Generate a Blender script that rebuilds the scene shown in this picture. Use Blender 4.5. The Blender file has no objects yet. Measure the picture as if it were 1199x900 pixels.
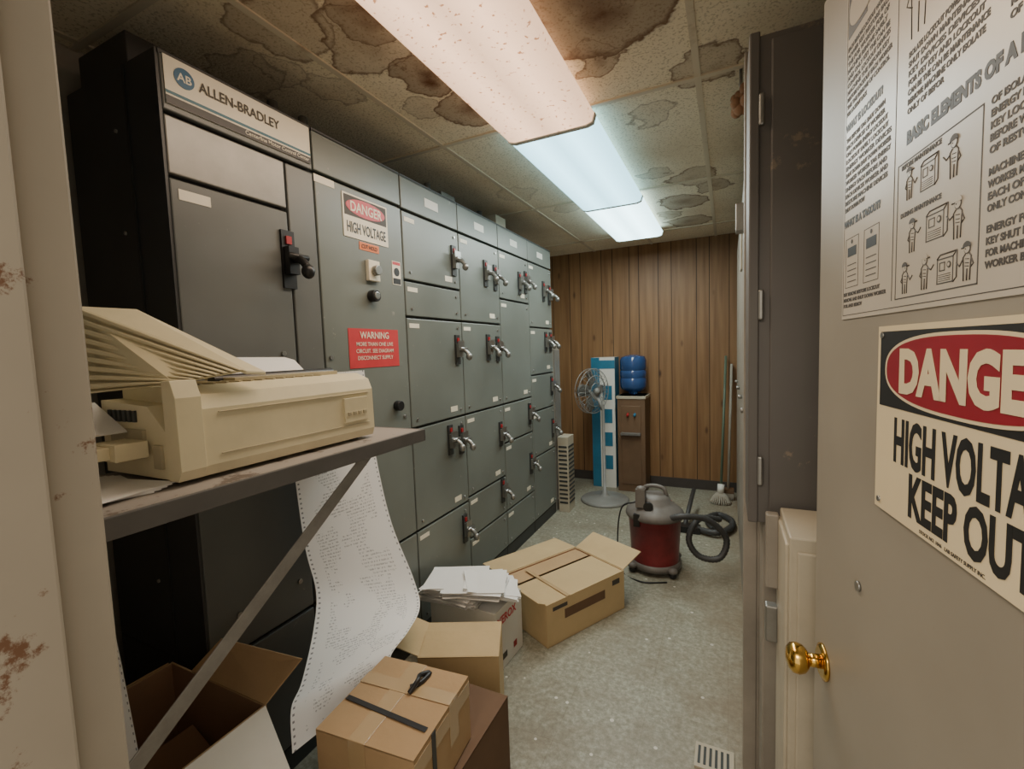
import bpy, bmesh, math, random
from mathutils import Matrix, Vector
random.seed(7)
S=bpy.context.scene
COL=S.collection
# ---------------------------------------------------------------- materials
def new_mat(name):
    m=bpy.data.materials.new(name); m.use_nodes=True
    nt=m.node_tree; b=nt.nodes['Principled BSDF']
    return m,nt,b
def pmat(name,col,rough=.5,metal=0,var=.12,scale=6,bump=0,bscale=80,col2=None,edge=(.45,.65),emit=0,coat=0):
    m,nt,b=new_mat(name); N=nt.nodes; L=nt.links
    b.inputs['Roughness'].default_value=rough; b.inputs['Metallic'].default_value=metal
    if coat: b.inputs['Coat Weight'].default_value=coat
    tc=N.new('ShaderNodeNewGeometry')
    nz=N.new('ShaderNodeTexNoise'); nz.inputs['Scale'].default_value=scale; nz.inputs['Detail'].default_value=6; nz.inputs['Roughness'].default_value=.65
    L.new(tc.outputs['Position'],nz.inputs['Vector'])
    cr=N.new('ShaderNodeValToRGB')
    c2=col2 if col2 else tuple(c*(1-var*2) for c in col)
    cr.color_ramp.elements[0].position=edge[0] if col2 else .3
    cr.color_ramp.elements[1].position=edge[1] if col2 else .7
    cr.color_ramp.elements[0].color=(*(c2 if not col2 else col),1)
    cr.color_ramp.elements[1].color=(*(col if not col2 else c2),1)
    L.new(nz.outputs['Fac'],cr.inputs[0]); L.new(cr.outputs[0],b.inputs['Base Color'])
    if bump:
        n2=N.new('ShaderNodeTexNoise'); n2.inputs['Scale'].default_value=bscale
        L.new(tc.outputs['Position'],n2.inputs['Vector'])
        bp=N.new('ShaderNodeBump'); bp.inputs['Strength'].default_value=bump; bp.inputs['Distance'].default_value=.004
        L.new(n2.outputs['Fac'],bp.inputs['Height']); L.new(bp.outputs[0],b.inputs['Normal'])
    return m
def worn(name,col,wcol,rough,thr,scale=14):
    """painted metal: base tone variation + chips and scuffs"""
    m,nt,b=new_mat(name); N=nt.nodes; L=nt.links
    g=N.new('ShaderNodeNewGeometry')
    a=N.new('ShaderNodeTexNoise'); a.inputs['Scale'].default_value=2.2; a.inputs['Detail'].default_value=7; L.new(g.outputs['Position'],a.inputs['Vector'])
    cr=N.new('ShaderNodeValToRGB'); cr.color_ramp.elements[0].position=.3; cr.color_ramp.elements[0].color=(*[c*.76 for c in col],1); cr.color_ramp.elements[1].position=.7; cr.color_ramp.elements[1].color=(*col,1); L.new(a.outputs['Fac'],cr.inputs[0])
    s=N.new('ShaderNodeTexNoise'); s.inputs['Scale'].default_value=scale; s.inputs['Detail'].default_value=9; s.inputs['Roughness'].default_value=.72; L.new(g.outputs['Position'],s.inputs['Vector'])
    mr=N.new('ShaderNodeMapRange'); mr.inputs[1].default_value=thr; mr.inputs[2].default_value=thr+.03; L.new(s.outputs['Fac'],mr.inputs[0])
    mx=N.new('ShaderNodeMix'); mx.data_type='RGBA'; L.new(mr.outputs[0],mx.inputs[0]); L.new(cr.outputs[0],mx.inputs[6]); mx.inputs[7].default_value=(*wcol,1)
    L.new(mx.outputs[2],b.inputs['Base Color'])
    r=N.new('ShaderNodeMapRange'); r.inputs[3].default_value=rough-.08; r.inputs[4].default_value=rough+.15; L.new(a.outputs['Fac'],r.inputs[0]); L.new(r.outputs[0],b.inputs['Roughness'])
    return m
M={}
M['mcc']=worn('mcc_grey_paint',(.178,.197,.178),(.27,.27,.23),.34,.65,18)
M['mcc1']=worn('mcc_grey_paint_shaded',(.145,.152,.144),(.23,.22,.19),.34,.66,18)  # same grey, darkened: first section's dimmer light put into the colour
M['mccdark']=pmat('mcc_carcass',(.035,.04,.04),.5)
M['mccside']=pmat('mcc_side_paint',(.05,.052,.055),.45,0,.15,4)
M['mccpanel']=pmat('mcc_brushed_panel',(.25,.243,.225),.38,.3,.1,8)
M['beige']=pmat('printer_plastic',(.76,.68,.46),.45,0,.06,7)
M['beige2']=pmat('printer_plastic_dark',(.48,.42,.28),.5)
M['white']=pmat('white_paint',(.74,.72,.66),.5,0,.04)
M['label']=pmat('cream_label',(.8,.74,.6),.5,0,.05)
M['paper']=pmat('plain_paper',(.82,.81,.79),.7,0,.03)
M['black']=pmat('black_plastic',(.012,.012,.013),.4)
M['red']=pmat('red_enamel',(.4,.02,.025),.4)
M['redsign']=pmat('red_sign_face',(.62,.05,.06),.45)
M['orange']=pmat('orange_label',(.8,.2,.04),.5)
M['steel']=pmat('zinc_steel',(.33,.33,.31),.38,.75,.15,10)
M['brace']=pmat('brace_steel',(.36,.35,.33),.35,.4,.15,15)
M['chrome']=pmat('handle_metal',(.42,.42,.41),.3,.9)
M['teal']=pmat('teal_stripe',(.02,.14,.2),.4)
M['bluelogo']=pmat('logo_blue',(.03,.13,.25),.4)
M['bluebox']=pmat('blue_enamel',(.025,.11,.19),.45,0,.2)
M['card']=pmat('cardboard',(.47,.31,.165),.8,0,.06,5,.2,60)
M['card2']=pmat('cardboard_light',(.56,.41,.22),.8,0,.06,5,.2,60)
M['carddark']=pmat('cardboard_shade_and_band',(.16,.09,.05),.8,0,.12,4)  # shadow over brown_carton put into its colour; also a band on open_carton
M['cardin']=pmat('cardboard_inside',(.33,.19,.11),.85,0,.1,5)
M['tape']=pmat('packing_tape',(.5,.35,.19),.2,0,.05,5,0,80,None,(.4,.6),0,.4)
M['blacktape']=pmat('black_strap',(.02,.02,.022),.35)
M['shelf']=worn('laminate_shelf',(.36,.32,.285),(.15,.12,.10),.4,.57,9)
M['shelfedge']=pmat('shelf_edge',(.13,.125,.12),.45)
M['frame']=worn('worn_frame_paint',(.44,.39,.31),(.17,.085,.045),.5,.585,7)
M['door']=worn('door_paint',(.335,.30,.24),(.2,.15,.1),.42,.69,22)
M['brass']=pmat('brass',(.75,.48,.12),.18,1,.05)
M['wallp']=pmat('wall_paint',(.45,.42,.36),.7)
M['cabr']=pmat('right_cabinet_paint',(.30,.27,.225),.45,0,.15,4)
M['encl']=worn('enclosure_paint',(.12,.11,.10),(.2,.16,.12),.5,.62,6)
M['cream']=pmat('cream_metal',(.48,.43,.33),.45,0,.1,6)
M['vacred']=pmat('vacuum_red',(.24,.025,.03),.4,0,.2,12)
M['vacgrey']=pmat('vacuum_grey',(.17,.155,.14),.5,0,.15,12)
M['hose']=pmat('hose_grey',(.05,.05,.05),.5)
M['grid']=pmat('ceiling_grid',(.66,.59,.46),.5,0,.15,3,0,80,(.3,.2,.12),(.6,.75))
M['bluecarton']=pmat('blue_print',(.03,.18,.30),.5)
M['wood']=pmat('cooler_brown',(.17,.10,.055),.5,0,.15,5)
M['fan']=pmat('fan_grey',(.25,.25,.235),.45)
M['green']=pmat('broom_green',(.12,.17,.12),.5)
M['bristle']=pmat('mop_strings',(.45,.42,.35),.9)
M['signink']=pmat('sign_ink',(.015,.015,.015),.5)
M['ink2']=pmat('faded_ink',(.07,.06,.05),.6)
M['poster']=pmat('laminated_poster',(.57,.515,.43),.3,0,.05,3)
M['cream_sign']=pmat('danger_sign_face',(.8,.67,.44),.35,0,.05,3)
M['signred']=pmat('danger_oval_red',(.33,.015,.03),.35)
M['baseb']=pmat('baseboard_vinyl',(.06,.05,.045),.5)
m,nt,b=new_mat('jug_plastic'); b.inputs['Base Color'].default_value=(.05,.12,.32,1); b.inputs['Roughness'].default_value=.1
b.inputs['Transmission Weight'].default_value=.4; M['bluejug']=m

# ---- ceiling tile with water stains
m,nt,b=new_mat('ceiling_tile'); N=nt.nodes; L=nt.links
g=N.new('ShaderNodeNewGeometry')
def math_n(op,a,bv=None,c=None):
    n=N.new('ShaderNodeMath'); n.operation=op
    for i,x in enumerate((a,bv,c)):
        if x is None: continue
        if isinstance(x,(int,float)): n.inputs[i].default_value=x
        else: L.new(x,n.inputs[i])
    return n.outputs[0]
n1=N.new('ShaderNodeTexNoise'); n1.inputs['Scale'].default_value=7; n1.inputs['Detail'].default_value=6
L.new(g.outputs['Position'],n1.inputs['Vector'])
sub=N.new('ShaderNodeVectorMath'); sub.operation='SUBTRACT'; L.new(n1.outputs['Color'],sub.inputs[0]); sub.inputs[1].default_value=(.5,.5,.5)
sc=N.new('ShaderNodeVectorMath'); sc.operation='SCALE'; L.new(sub.outputs[0],sc.inputs[0]); sc.inputs['Scale'].default_value=.24
ad=N.new('ShaderNodeVectorMath'); ad.operation='ADD'; L.new(g.outputs['Position'],ad.inputs[0]); L.new(sc.outputs[0],ad.inputs[1])
fl=N.new('ShaderNodeVectorMath'); fl.operation='MULTIPLY'; L.new(ad.outputs[0],fl.inputs[0]); fl.inputs[1].default_value=(1,1,0)
stains=[(-.36,1.50,.25,1,.95),(-.20,1.34,.18,.9,.8),(-.44,1.74,.10,.9,.7),(-1.12,1.28,.17,.95,.5),(-1.02,1.18,.12,.9,.9),(-1.05,1.53,.13,1,1.),(-1.01,1.82,.15,1,.85),(-1.42,1.42,.09,.6,.25),(-1.5,1.26,.09,.6,.15),(-1.30,1.08,.16,.8,.4),(-1.2,1.72,.08,.7,.3),
 (-.30,3.70,.18,1,.7),(-.2,3.2,.15,.9,.45),(-.10,3.45,.11,.9,.6),(-.32,2.25,.11,.6,.2),(-1.3,2.9,.14,.35,.12),(-.06,2.0,.13,.9,.5),(-.3,4.3,.18,.9,.6),(-1.1,3.4,.12,.5,.25),(-.42,3.0,.09,.7,.3),(-1.65,1.2,.14,.6,.25),(-.42,4.0,.10,.9,.55)]
acc=None
for (x,y,r,k,f_) in stains:
    d=N.new('ShaderNodeVectorMath'); d.operation='DISTANCE'; L.new(fl.outputs[0],d.inputs[0]); d.inputs[1].default_value=(x,y,0)
    q=math_n('DIVIDE',d.outputs['Value'],r*1.12)
    cr=N.new('ShaderNodeValToRGB'); e=cr.color_ramp.elements
    e[0].position=0; e[0].color=(f_,)*3+(1,); e[1].position=1; e[1].color=(0,0,0,1)
    a=e.new(.5); a.color=(.6*f_,)*3+(1,)
    a=e.new(.78); a.color=(f_*.5+.12*k,)*3+(1,)
    a=e.new(.88); a.color=(.9*k,)*3+(1,)
    a=e.new(.92); a.color=(.12*k,)*3+(1,)
    L.new(q,cr.inputs[0])
    acc=cr.outputs[0] if acc is None else math_n('MAXIMUM',acc,cr.outputs[0])
n2=N.new('ShaderNodeTexNoise'); n2.inputs['Scale'].default_value=110; n2.inputs['Detail'].default_value=2
L.new(g.outputs['Position'],n2.inputs['Vector'])
cr=N.new('ShaderNodeValToRGB'); cr.color_ramp.elements[0].position=.34; cr.color_ramp.elements[0].color=(.6,.53,.39,1)
cr.color_ramp.elements[1].position=.46; cr.color_ramp.elements[1].color=(.88,.80,.63,1); L.new(n2.outputs['Fac'],cr.inputs[0])
n3=N.new('ShaderNodeTexNoise'); n3.inputs['Scale'].default_value=1.6; n3.inputs['Detail'].default_value=5; L.new(g.outputs['Position'],n3.inputs['Vector'])
mr=N.new('ShaderNodeMapRange'); mr.inputs[1].default_value=.46; mr.inputs[2].default_value=.78; mr.inputs[4].default_value=.5; L.new(n3.outputs['Fac'],mr.inputs[0])
mx=N.new('ShaderNodeMix'); mx.data_type='RGBA'; L.new(mr.outputs[0],mx.inputs[0]); L.new(cr.outputs[0],mx.inputs[6]); mx.inputs[7].default_value=(.5,.36,.2,1)
mx2=N.new('ShaderNodeMix'); mx2.data_type='RGBA'; L.new(acc,mx2.inputs[0]); L.new(mx.outputs[2],mx2.inputs[6]); mx2.inputs[7].default_value=(.11,.04,.011,1)
L.new(mx2.outputs[2],b.inputs['Base Color']); b.inputs['Roughness'].default_value=.9
bp=N.new('ShaderNodeBump'); bp.inputs['Strength'].default_value=.4; bp.inputs['Distance'].default_value=.004; L.new(n2.outputs['Fac'],bp.inputs['Height']); L.new(bp.outputs[0],b.inputs['Normal'])
M['ceil']=m
# ---- floor
m,nt,b=new_mat('vinyl_tile_floor'); N=nt.nodes; L=nt.links
g=N.new('ShaderNodeNewGeometry')
v=N.new('ShaderNodeTexNoise'); v.inputs['Scale'].default_value=42; v.inputs['Detail'].default_value=5; v.inputs['Roughness'].default_value=.75; L.new(g.outputs['Position'],v.inputs['Vector'])
cr=N.new('ShaderNodeValToRGB'); e=cr.color_ramp.elements; e[0].position=.36; e[0].color=(.2,.195,.145,1); e[1].position=.5; e[1].color=(.285,.28,.22,1)
a=e.new(.62); a.color=(.385,.38,.31,1); L.new(v.outputs['Fac'],cr.inputs[0])
d=N.new('ShaderNodeTexNoise'); d.inputs['Scale'].default_value=2.4; d.inputs['Detail'].default_value=9; d.inputs['Roughness'].default_value=.75; L.new(g.outputs['Position'],d.inputs['Vector'])
mr=N.new('ShaderNodeMapRange'); mr.inputs[1].default_value=.44; mr.inputs[2].default_value=.66; mr.inputs[4].default_value=.7; L.new(d.outputs['Fac'],mr.inputs[0])
mx=N.new('ShaderNodeMix'); mx.data_type='RGBA'; L.new(mr.outputs[0],mx.inputs[0]); L.new(cr.outputs[0],mx.inputs[6]); mx.inputs[7].default_value=(.18,.145,.095,1)
br=N.new('ShaderNodeTexBrick'); br.offset=0; br.inputs['Scale'].default_value=1; br.inputs['Mortar Size'].default_value=.0012; br.inputs['Brick Width'].default_value=.305; br.inputs['Row Height'].default_value=.305
br.inputs['Color1'].default_value=(1,1,1,1); br.inputs['Color2'].default_value=(.95,.95,.95,1); br.inputs['Mortar'].default_value=(.8,.77,.72,1)
L.new(g.outputs['Position'],br.inputs['Vector'])
mu=N.new('ShaderNodeMix'); mu.data_type='RGBA'; mu.blend_type='MULTIPLY'; mu.inputs[0].default_value=1; L.new(mx.outputs[2],mu.inputs[6]); L.new(br.outputs[0],mu.inputs[7])
w=N.new('ShaderNodeTexVoronoi'); w.inputs['Scale'].default_value=12; L.new(g.outputs['Position'],w.inputs['Vector'])
lt=math_n('LESS_THAN',w.outputs['Distance'],.1)
n5=N.new('ShaderNodeTexNoise'); n5.inputs['Scale'].default_value=1.7; L.new(g.outputs['Position'],n5.inputs['Vector'])
gt=math_n('GREATER_THAN',n5.outputs['Fac'],.47)
mm=math_n('MULTIPLY',lt,gt)
m3=N.new('ShaderNodeMix'); m3.data_type='RGBA'; L.new(mm,m3.inputs[0]); L.new(mu.outputs[2],m3.inputs[6]); m3.inputs[7].default_value=(.6,.58,.52,1)
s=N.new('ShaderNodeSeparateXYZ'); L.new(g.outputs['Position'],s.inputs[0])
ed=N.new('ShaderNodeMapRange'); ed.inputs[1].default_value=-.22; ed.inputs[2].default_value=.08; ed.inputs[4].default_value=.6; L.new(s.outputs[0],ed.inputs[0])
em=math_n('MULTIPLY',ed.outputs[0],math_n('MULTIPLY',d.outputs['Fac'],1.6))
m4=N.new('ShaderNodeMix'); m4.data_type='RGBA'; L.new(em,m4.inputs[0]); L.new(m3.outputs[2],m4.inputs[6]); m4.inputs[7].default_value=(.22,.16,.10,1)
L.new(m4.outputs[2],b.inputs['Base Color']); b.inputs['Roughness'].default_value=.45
M['floor']=m
# ---- wood panelling
m,nt,b=new_mat('wood_panelling'); N=nt.nodes; L=nt.links
g=N.new('ShaderNodeNewGeometry'); mp=N.new('ShaderNodeMapping'); mp.inputs['Scale'].default_value=(16,16,.8); L.new(g.outputs['Position'],mp.inputs['Vector'])
n=N.new('ShaderNodeTexNoise'); n.inputs['Scale'].default_value=1.4; n.inputs['Detail'].default_value=6; n.inputs['Distortion'].default_value=.3; L.new(mp.outputs[0],n.inputs['Vector'])
cr=N.new('ShaderNodeValToRGB'); e=cr.color_ramp.elements; e[0].position=.25; e[0].color=(.17,.083,.034,1); e[1].position=.8; e[1].color=(.32,.18,.08,1); L.new(n.outputs['Fac'],cr.inputs[0])
k=N.new('ShaderNodeTexVoronoi'); k.inputs['Scale'].default_value=1; mp2=N.new('ShaderNodeMapping'); mp2.inputs['Scale'].default_value=(5,5,2.0); L.new(g.outputs['Position'],mp2.inputs['Vector']); L.new(mp2.outputs[0],k.inputs['Vector'])
mr=N.new('ShaderNodeMapRange'); mr.inputs[1].default_value=.03; mr.inputs[2].default_value=.11; L.new(k.outputs['Distance'],mr.inputs[0])
mx=N.new('ShaderNodeMix'); mx.data_type='RGBA'; L.new(mr.outputs[0],mx.inputs[0]); mx.inputs[6].default_value=(.07,.03,.014,1); L.new(cr.outputs[0],mx.inputs[7])
L.new(mx.outputs[2],b.inputs['Base Color']); b.inputs['Roughness'].default_value=.5
M['panel']=m
M['groove']=pmat('panel_groove',(.025,.014,.008),.7)
# ---- light lenses
def lens(name,col,st,speck):
    m,nt,b=new_mat(name); N=nt.nodes; L=nt.links
    g=N.new('ShaderNodeNewGeometry'); n=N.new('ShaderNodeTexNoise'); n.inputs['Scale'].default_value=60; n.inputs['Detail'].default_value=4; L.new(g.outputs['Position'],n.inputs['Vector'])
    cr=N.new('ShaderNodeValToRGB'); e=cr.color_ramp.elements; e[0].position=speck-.03; e[0].color=(.4*col[0],.26*col[1],.18*col[2],1); e[1].position=speck; e[1].color=(*col,1); L.new(n.outputs['Fac'],cr.inputs[0])
    s=N.new('ShaderNodeSeparateXYZ'); L.new(g.outputs['Position'],s.inputs[0])
    def mth(op,a,bb):
        q=N.new('ShaderNodeMath'); q.operation=op
        for i,x in enumerate((a,bb)):
            if isinstance(x,(int,float)): q.inputs[i].default_value=x
            else: L.new(x,q.inputs[i])
        return q.outputs[0]
    a=mth('ABSOLUTE',mth('SUBTRACT',s.outputs[0],-.742),0)
    f=mth('SUBTRACT',1.15,mth('MULTIPLY',mth('ABSOLUTE',mth('SUBTRACT',a,.09),0),3.6))
    f=mth('MULTIPLY',f,st)
    b.inputs['Base Color'].default_value=(.6,.5,.42,1); b.inputs['Roughness'].default_value=.4
    L.new(cr.outputs[0],b.inputs['Emission Color']); L.new(f,b.inputs['Emission Strength'])
    return m
M['lens1']=lens('lens_warm',(1,.62,.39),2.2,.36)
M['lens2']=lens('lens_cool',(.42,.85,1.0),3.8,.24)
M['lens3']=lens('lens_cool_far',(.6,.93,1.0),6,.2)
# ---- printed paper (uv)
m,nt,b=new_mat('printed_fanfold_paper'); N=nt.nodes; L=nt.links
uv=N.new('ShaderNodeUVMap'); s=N.new('ShaderNodeSeparateXYZ'); L.new(uv.outputs[0],s.inputs[0])
U,V=s.outputs[0],s.outputs[1]
lines=math_n('LESS_THAN',math_n('FRACT',math_n('MULTIPLY',V,95)),.45)
mp=N.new('ShaderNodeMapping'); mp.inputs['Scale'].default_value=(70,95,1); L.new(uv.outputs[0],mp.inputs['Vector'])
wn=N.new('ShaderNodeTexNoise'); wn.inputs['Scale'].default_value=1; L.new(mp.outputs[0],wn.inputs['Vector'])
chars=math_n('GREATER_THAN',wn.outputs['Fac'],.5)
mp2=N.new('ShaderNodeMapping'); mp2.inputs['Scale'].default_value=(4,9,1); L.new(uv.outputs[0],mp2.inputs['Vector'])
wb=N.new('ShaderNodeTexNoise'); wb.inputs['Scale'].default_value=1; L.new(mp2.outputs[0],wb.inputs['Vector'])
blk=math_n('GREATER_THAN',wb.outputs['Fac'],.5)
inside=math_n('MULTIPLY',math_n('GREATER_THAN',U,.12),math_n('LESS_THAN',U,.85))
ink=math_n('MULTIPLY',math_n('MULTIPLY',math_n('MULTIPLY',lines,chars),blk),inside)
du=math_n('ABSOLUTE',math_n('SUBTRACT',math_n('ABSOLUTE',math_n('SUBTRACT',U,.5)),.475))
hu=math_n('LESS_THAN',du,.009)
hv=math_n('LESS_THAN',math_n('FRACT',math_n('MULTIPLY',V,60)),.35)
ink2=math_n('MAXIMUM',math_n('MULTIPLY',ink,.6),math_n('MULTIPLY',math_n('MULTIPLY',hu,hv),.9))
mx=N.new('ShaderNodeMix'); mx.data_type='RGBA'; L.new(ink2,mx.inputs[0]); mx.inputs[6].default_value=(.82,.81,.80,1); mx.inputs[7].default_value=(.2,.2,.22,1)
L.new(mx.outputs[2],b.inputs['Base Color']); b.inputs['Roughness'].default_value=.75
M['fanfold']=m

# ---------------------------------------------------------------- builder
class B:
    def __init__(s,name,parent=None,bevel=0,smooth=True):
        s.name=name; s.parent=parent; s.bevel=bevel; s.bm=bmesh.new(); s.mats=[]; s.smooth=smooth
        s.uv=s.bm.loops.layers.uv.new('UVMap')
    def mi(s,k):
        if k not in s.mats: s.mats.append(k)
        return s.mats.index(k)
    def face(s,vs,k,sm=False):
        try: f=s.bm.faces.new(vs)
        except ValueError: return None
        f.material_index=s.mi(k); f.smooth=sm; return f
    def hexa(s,p,k):
        v=[s.bm.verts.new(Vector(q)) for q in p]
        for f in ((3,2,1,0),(4,5,6,7),(0,1,5,4),(1,2,6,5),(2,3,7,6),(3,0,4,7)): s.face([v[i] for i in f],k)
    def box(s,a,b,k):
        x0,x1=sorted((a[0],b[0])); y0,y1=sorted((a[1],b[1])); z0,z1=sorted((a[2],b[2]))
        s.hexa([(x0,y0,z0),(x1,y0,z0),(x1,y1,z0),(x0,y1,z0),(x0,y0,z1),(x1,y0,z1),(x1,y1,z1),(x0,y1,z1)],k)
    def mbox(s,Mx,sz,k,off=(0,0,0)):
        hx,hy,hz=[q/2 for q in sz]; o=Vector(off)
        s.hexa([Mx@(o+Vector(q)) for q in ((-hx,-hy,-hz),(hx,-hy,-hz),(hx,hy,-hz),(-hx,hy,-hz),(-hx,-hy,hz),(hx,-hy,hz),(hx,hy,hz),(-hx,hy,hz))],k)
    def prism(s,pts,d,k):
        d=Vector(d); a=[s.bm.verts.new(Vector(p)) for p in pts]; b=[s.bm.verts.new(Vector(p)+d) for p in pts]
        s.face(a[::-1],k); s.face(b,k); n=len(a)
        for i in range(n): s.face([a[i],a[(i+1)%n],b[(i+1)%n],b[i]],k)
    def cyl(s,p0,p1,r,k,r2=None,seg=20,cap=True):
        p0,p1=Vector(p0),Vector(p1); r2=r if r2 is None else r2
        s.tube([p0,p1],[r,r2],k,seg,cap)
    def tube(s,pts,r,k,seg=10,cap=True):
        pts=[Vector(p) for p in pts]; n=len(pts)
        rr=r if isinstance(r,(list,tuple)) else [r]*n
        rings=[]; prev=None
        for i,p in enumerate(pts):
            t=(pts[min(i+1,n-1)]-pts[max(i-1,0)])
            t.normalize()
            if prev is None:
                ref=Vector((0,0,1)) if abs(t.z)<.9 else Vector((1,0,0)); x=t.cross(ref).normalized()
            else: x=(prev-t*prev.dot(t)).normalized()
            prev=x; y=t.cross(x)
            rings.append([s.bm.verts.new(p+(x*math.cos(2*math.pi*j/seg)+y*math.sin(2*math.pi*j/seg))*rr[i]) for j in range(seg)])
        for i in range(n-1):
            for j in range(seg): s.face([rings[i][j],rings[i][(j+1)%seg],rings[i+1][(j+1)%seg],rings[i+1][j]],k,True)
        if cap: s.face(rings[0][::-1],k); s.face(rings[-1],k)
    def lathe(s,c,prof,k,seg=32,axis='Z'):
        c=Vector(c); rings=[]
        for (r,z,*_) in prof:
            rings.append([s.bm.verts.new(c+Vector((max(r,1e-4)*math.cos(2*math.pi*j/seg),max(r,1e-4)*math.sin(2*math.pi*j/seg),z))) for j in range(seg)])
        for i in range(len(prof)-1):
            kk=prof[i][2] if len(prof[i])>2 else k
            for j in range(seg): s.face([rings[i][j],rings[i][(j+1)%seg],rings[i+1][(j+1)%seg],rings[i+1][j]],kk,True)
    def sphere(s,c,r,k,sc=(1,1,1),seg=20):
        c=Vector(c); n=seg//2; rings=[]
        for i in range(n+1):
            th=math.pi*i/n
            rings.append([s.bm.verts.new(c+Vector((r*sc[0]*max(math.sin(th),1e-3)*math.cos(2*math.pi*j/seg),r*sc[1]*max(math.sin(th),1e-3)*math.sin(2*math.pi*j/seg),-r*sc[2]*math.cos(th)))) for j in range(seg)])
        for i in range(n):
            for j in range(seg): s.face([rings[i][j],rings[i][(j+1)%seg],rings[i+1][(j+1)%seg],rings[i+1][j]],k,True)
    def strip(s,L_,R_,k,nu=8,sag=0):
        vl=0; rows=[]; vv=[]
        for i in range(len(L_)):
            if i: vl+=(Vector(L_[i])-Vector(L_[i-1])).length
            vv.append(vl); a,b=Vector(L_[i]),Vector(R_[i])
            rows.append([s.bm.verts.new(a.lerp(b,j/nu)) for j in range(nu+1)])
        for i in range(len(L_)-1):
            for j in range(nu):
                f=s.face([rows[i][j],rows[i][j+1],rows[i+1][j+1],rows[i+1][j]],k,True)
                if f:
                    for lp,(uu,v_) in zip(f.loops,((j/nu,vv[i]),((j+1)/nu,vv[i]),((j+1)/nu,vv[i+1]),(j/nu,vv[i+1]))): lp[s.uv].uv=(uu,v_)
    def done(s):
        bmesh.ops.recalc_face_normals(s.bm,faces=s.bm.faces[:]) if s.smooth else None
        xs=[v.co for v in s.bm.verts]
        mn=Vector([min(v[i] for v in xs) for i in range(3)]); mxx=Vector([max(v[i] for v in xs) for i in range(3)])
        c=Vector(((mn.x+mxx.x)/2,(mn.y+mxx.y)/2,mn.z))
        bmesh.ops.translate(s.bm,verts=s.bm.verts[:],vec=-c)
        me=bpy.data.meshes.new(s.name); s.bm.to_mesh(me); s.bm.free()
        for k in s.mats: me.materials.append(M[k])
        o=bpy.data.objects.new(s.name,me); COL.objects.link(o); o.location=c
        if s.parent:
            o.parent=s.parent; o.matrix_parent_inverse=Matrix.Translation(-s.parent.location)
        if s.bevel:
            md=o.modifiers.new('bevel','BEVEL'); md.width=s.bevel; md.segments=2; md.limit_method='ANGLE'; md.angle_limit=math.radians(50)
        return o
def cm(pts,n=8):
    P=[Vector(p) for p in pts]; P=[P[0]*2-P[1]]+P+[P[-1]*2-P[-2]]; out=[]
    for i in range(1,len(P)-2):
        for k in range(n):
            t=k/n; a,b,c,d=P[i-1],P[i],P[i+1],P[i+2]
            out.append(.5*((2*b)+(c-a)*t+(2*a-5*b+4*c-d)*t*t+(3*b-a-3*c+d)*t**3))
    out.append(P[-2]); return out
def frame(o,x,y):
    x=Vector(x).normalized(); y=Vector(y).normalized(); z=x.cross(y)
    m=Matrix.Identity(4)
    for i in range(3): m[i][0]=x[i]; m[i][1]=y[i]; m[i][2]=z[i]; m[i][3]=o[i]
    return m
def text(parent,s,size,Mx,k,align='LEFT',bold=0,xs=1,name=None,width=None):
    cu=bpy.data.curves.new('lettering','FONT'); cu.body=s; cu.size=size; cu.extrude=.0002; cu.offset=bold; cu.align_x=align; cu.resolution_u=3
    o=bpy.data.objects.new('t',cu); COL.objects.link(o); bpy.context.view_layer.update()
    me=bpy.data.meshes.new_from_object(o.evaluated_get(bpy.context.evaluated_depsgraph_get())); bpy.data.objects.remove(o)
    me.materials.clear(); me.materials.append(M[k])
    if width and len(me.vertices):
        xx=[v.co.x for v in me.vertices]; xs=width/(max(xx)-min(xx))
    q=bpy.data.objects.new(name or 'lettering',me); COL.objects.link(q)
    q.matrix_world=Mx@Matrix.Diagonal((xs,1,1,1))
    q.parent=parent; q.matrix_parent_inverse=Matrix.Translation(-parent.location); return q

# ---------------------------------------------------------------- room
CZ=2.57; LX=-2.0; RX=.75; BY=5.0; WY0,WY1=.10,.24
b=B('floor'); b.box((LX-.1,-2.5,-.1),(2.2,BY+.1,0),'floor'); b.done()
b=B('ceiling'); b.box((LX,WY1,CZ),(RX,BY,CZ+.08),'ceil'); 
gx=[-1.94,-1.33,-.72,-.11,.5]
for x in gx: b.box((x-.012,WY1,CZ-.006),(x+.012,BY,CZ+.002),'grid')
for y in (.83,2.05,3.27,4.49): b.box((LX,y-.012,CZ-.007),(RX,y+.012,CZ+.002),'grid')
b.done()
b=B('wall_back'); b.box((LX,BY,0),(RX,BY+.1,CZ+.08),'panel')
x=LX+.07; i=0; W=[.1,.2,.13,.24,.12,.18]
while x<RX-.02:
    b.box((x-.003,BY-.0015,0),(x+.003,BY+.01,CZ),'groove'); x+=W[i%6]; i+=1
b.done()
b=B('wall_left'); b.box((LX-.1,WY0,0),(LX,BY+.1,CZ+.08),'wallp'); b.done()
b=B('wall_right'); b.box((RX,WY0,0),(RX+.1,BY+.1,CZ+.08),'wallp'); b.done()
b=B('wall_front'); 
b.box((LX,WY0,0),(-.665,WY1,CZ+.08),'wallp'); b.box((.345,WY0,0),(RX,WY1,CZ+.08),'wallp'); b.box((-.665,WY0,2.19),(.345,WY1,CZ+.08),'wallp'); b.done()
b=B('trim_1',bevel=.003)
b.box((-.67,.08,0),(-.622,.245,2.2),'frame'); b.box((-.622,.08,0),(-.605,.198,2.2),'frame'); b.box((-.72,.07,0),(-.655,.098,2.25),'frame')
b.box((.302,.08,0),(.35,.245,2.2),'frame'); b.box((.335,.07,0),(.40,.098,2.25),'frame')
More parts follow.
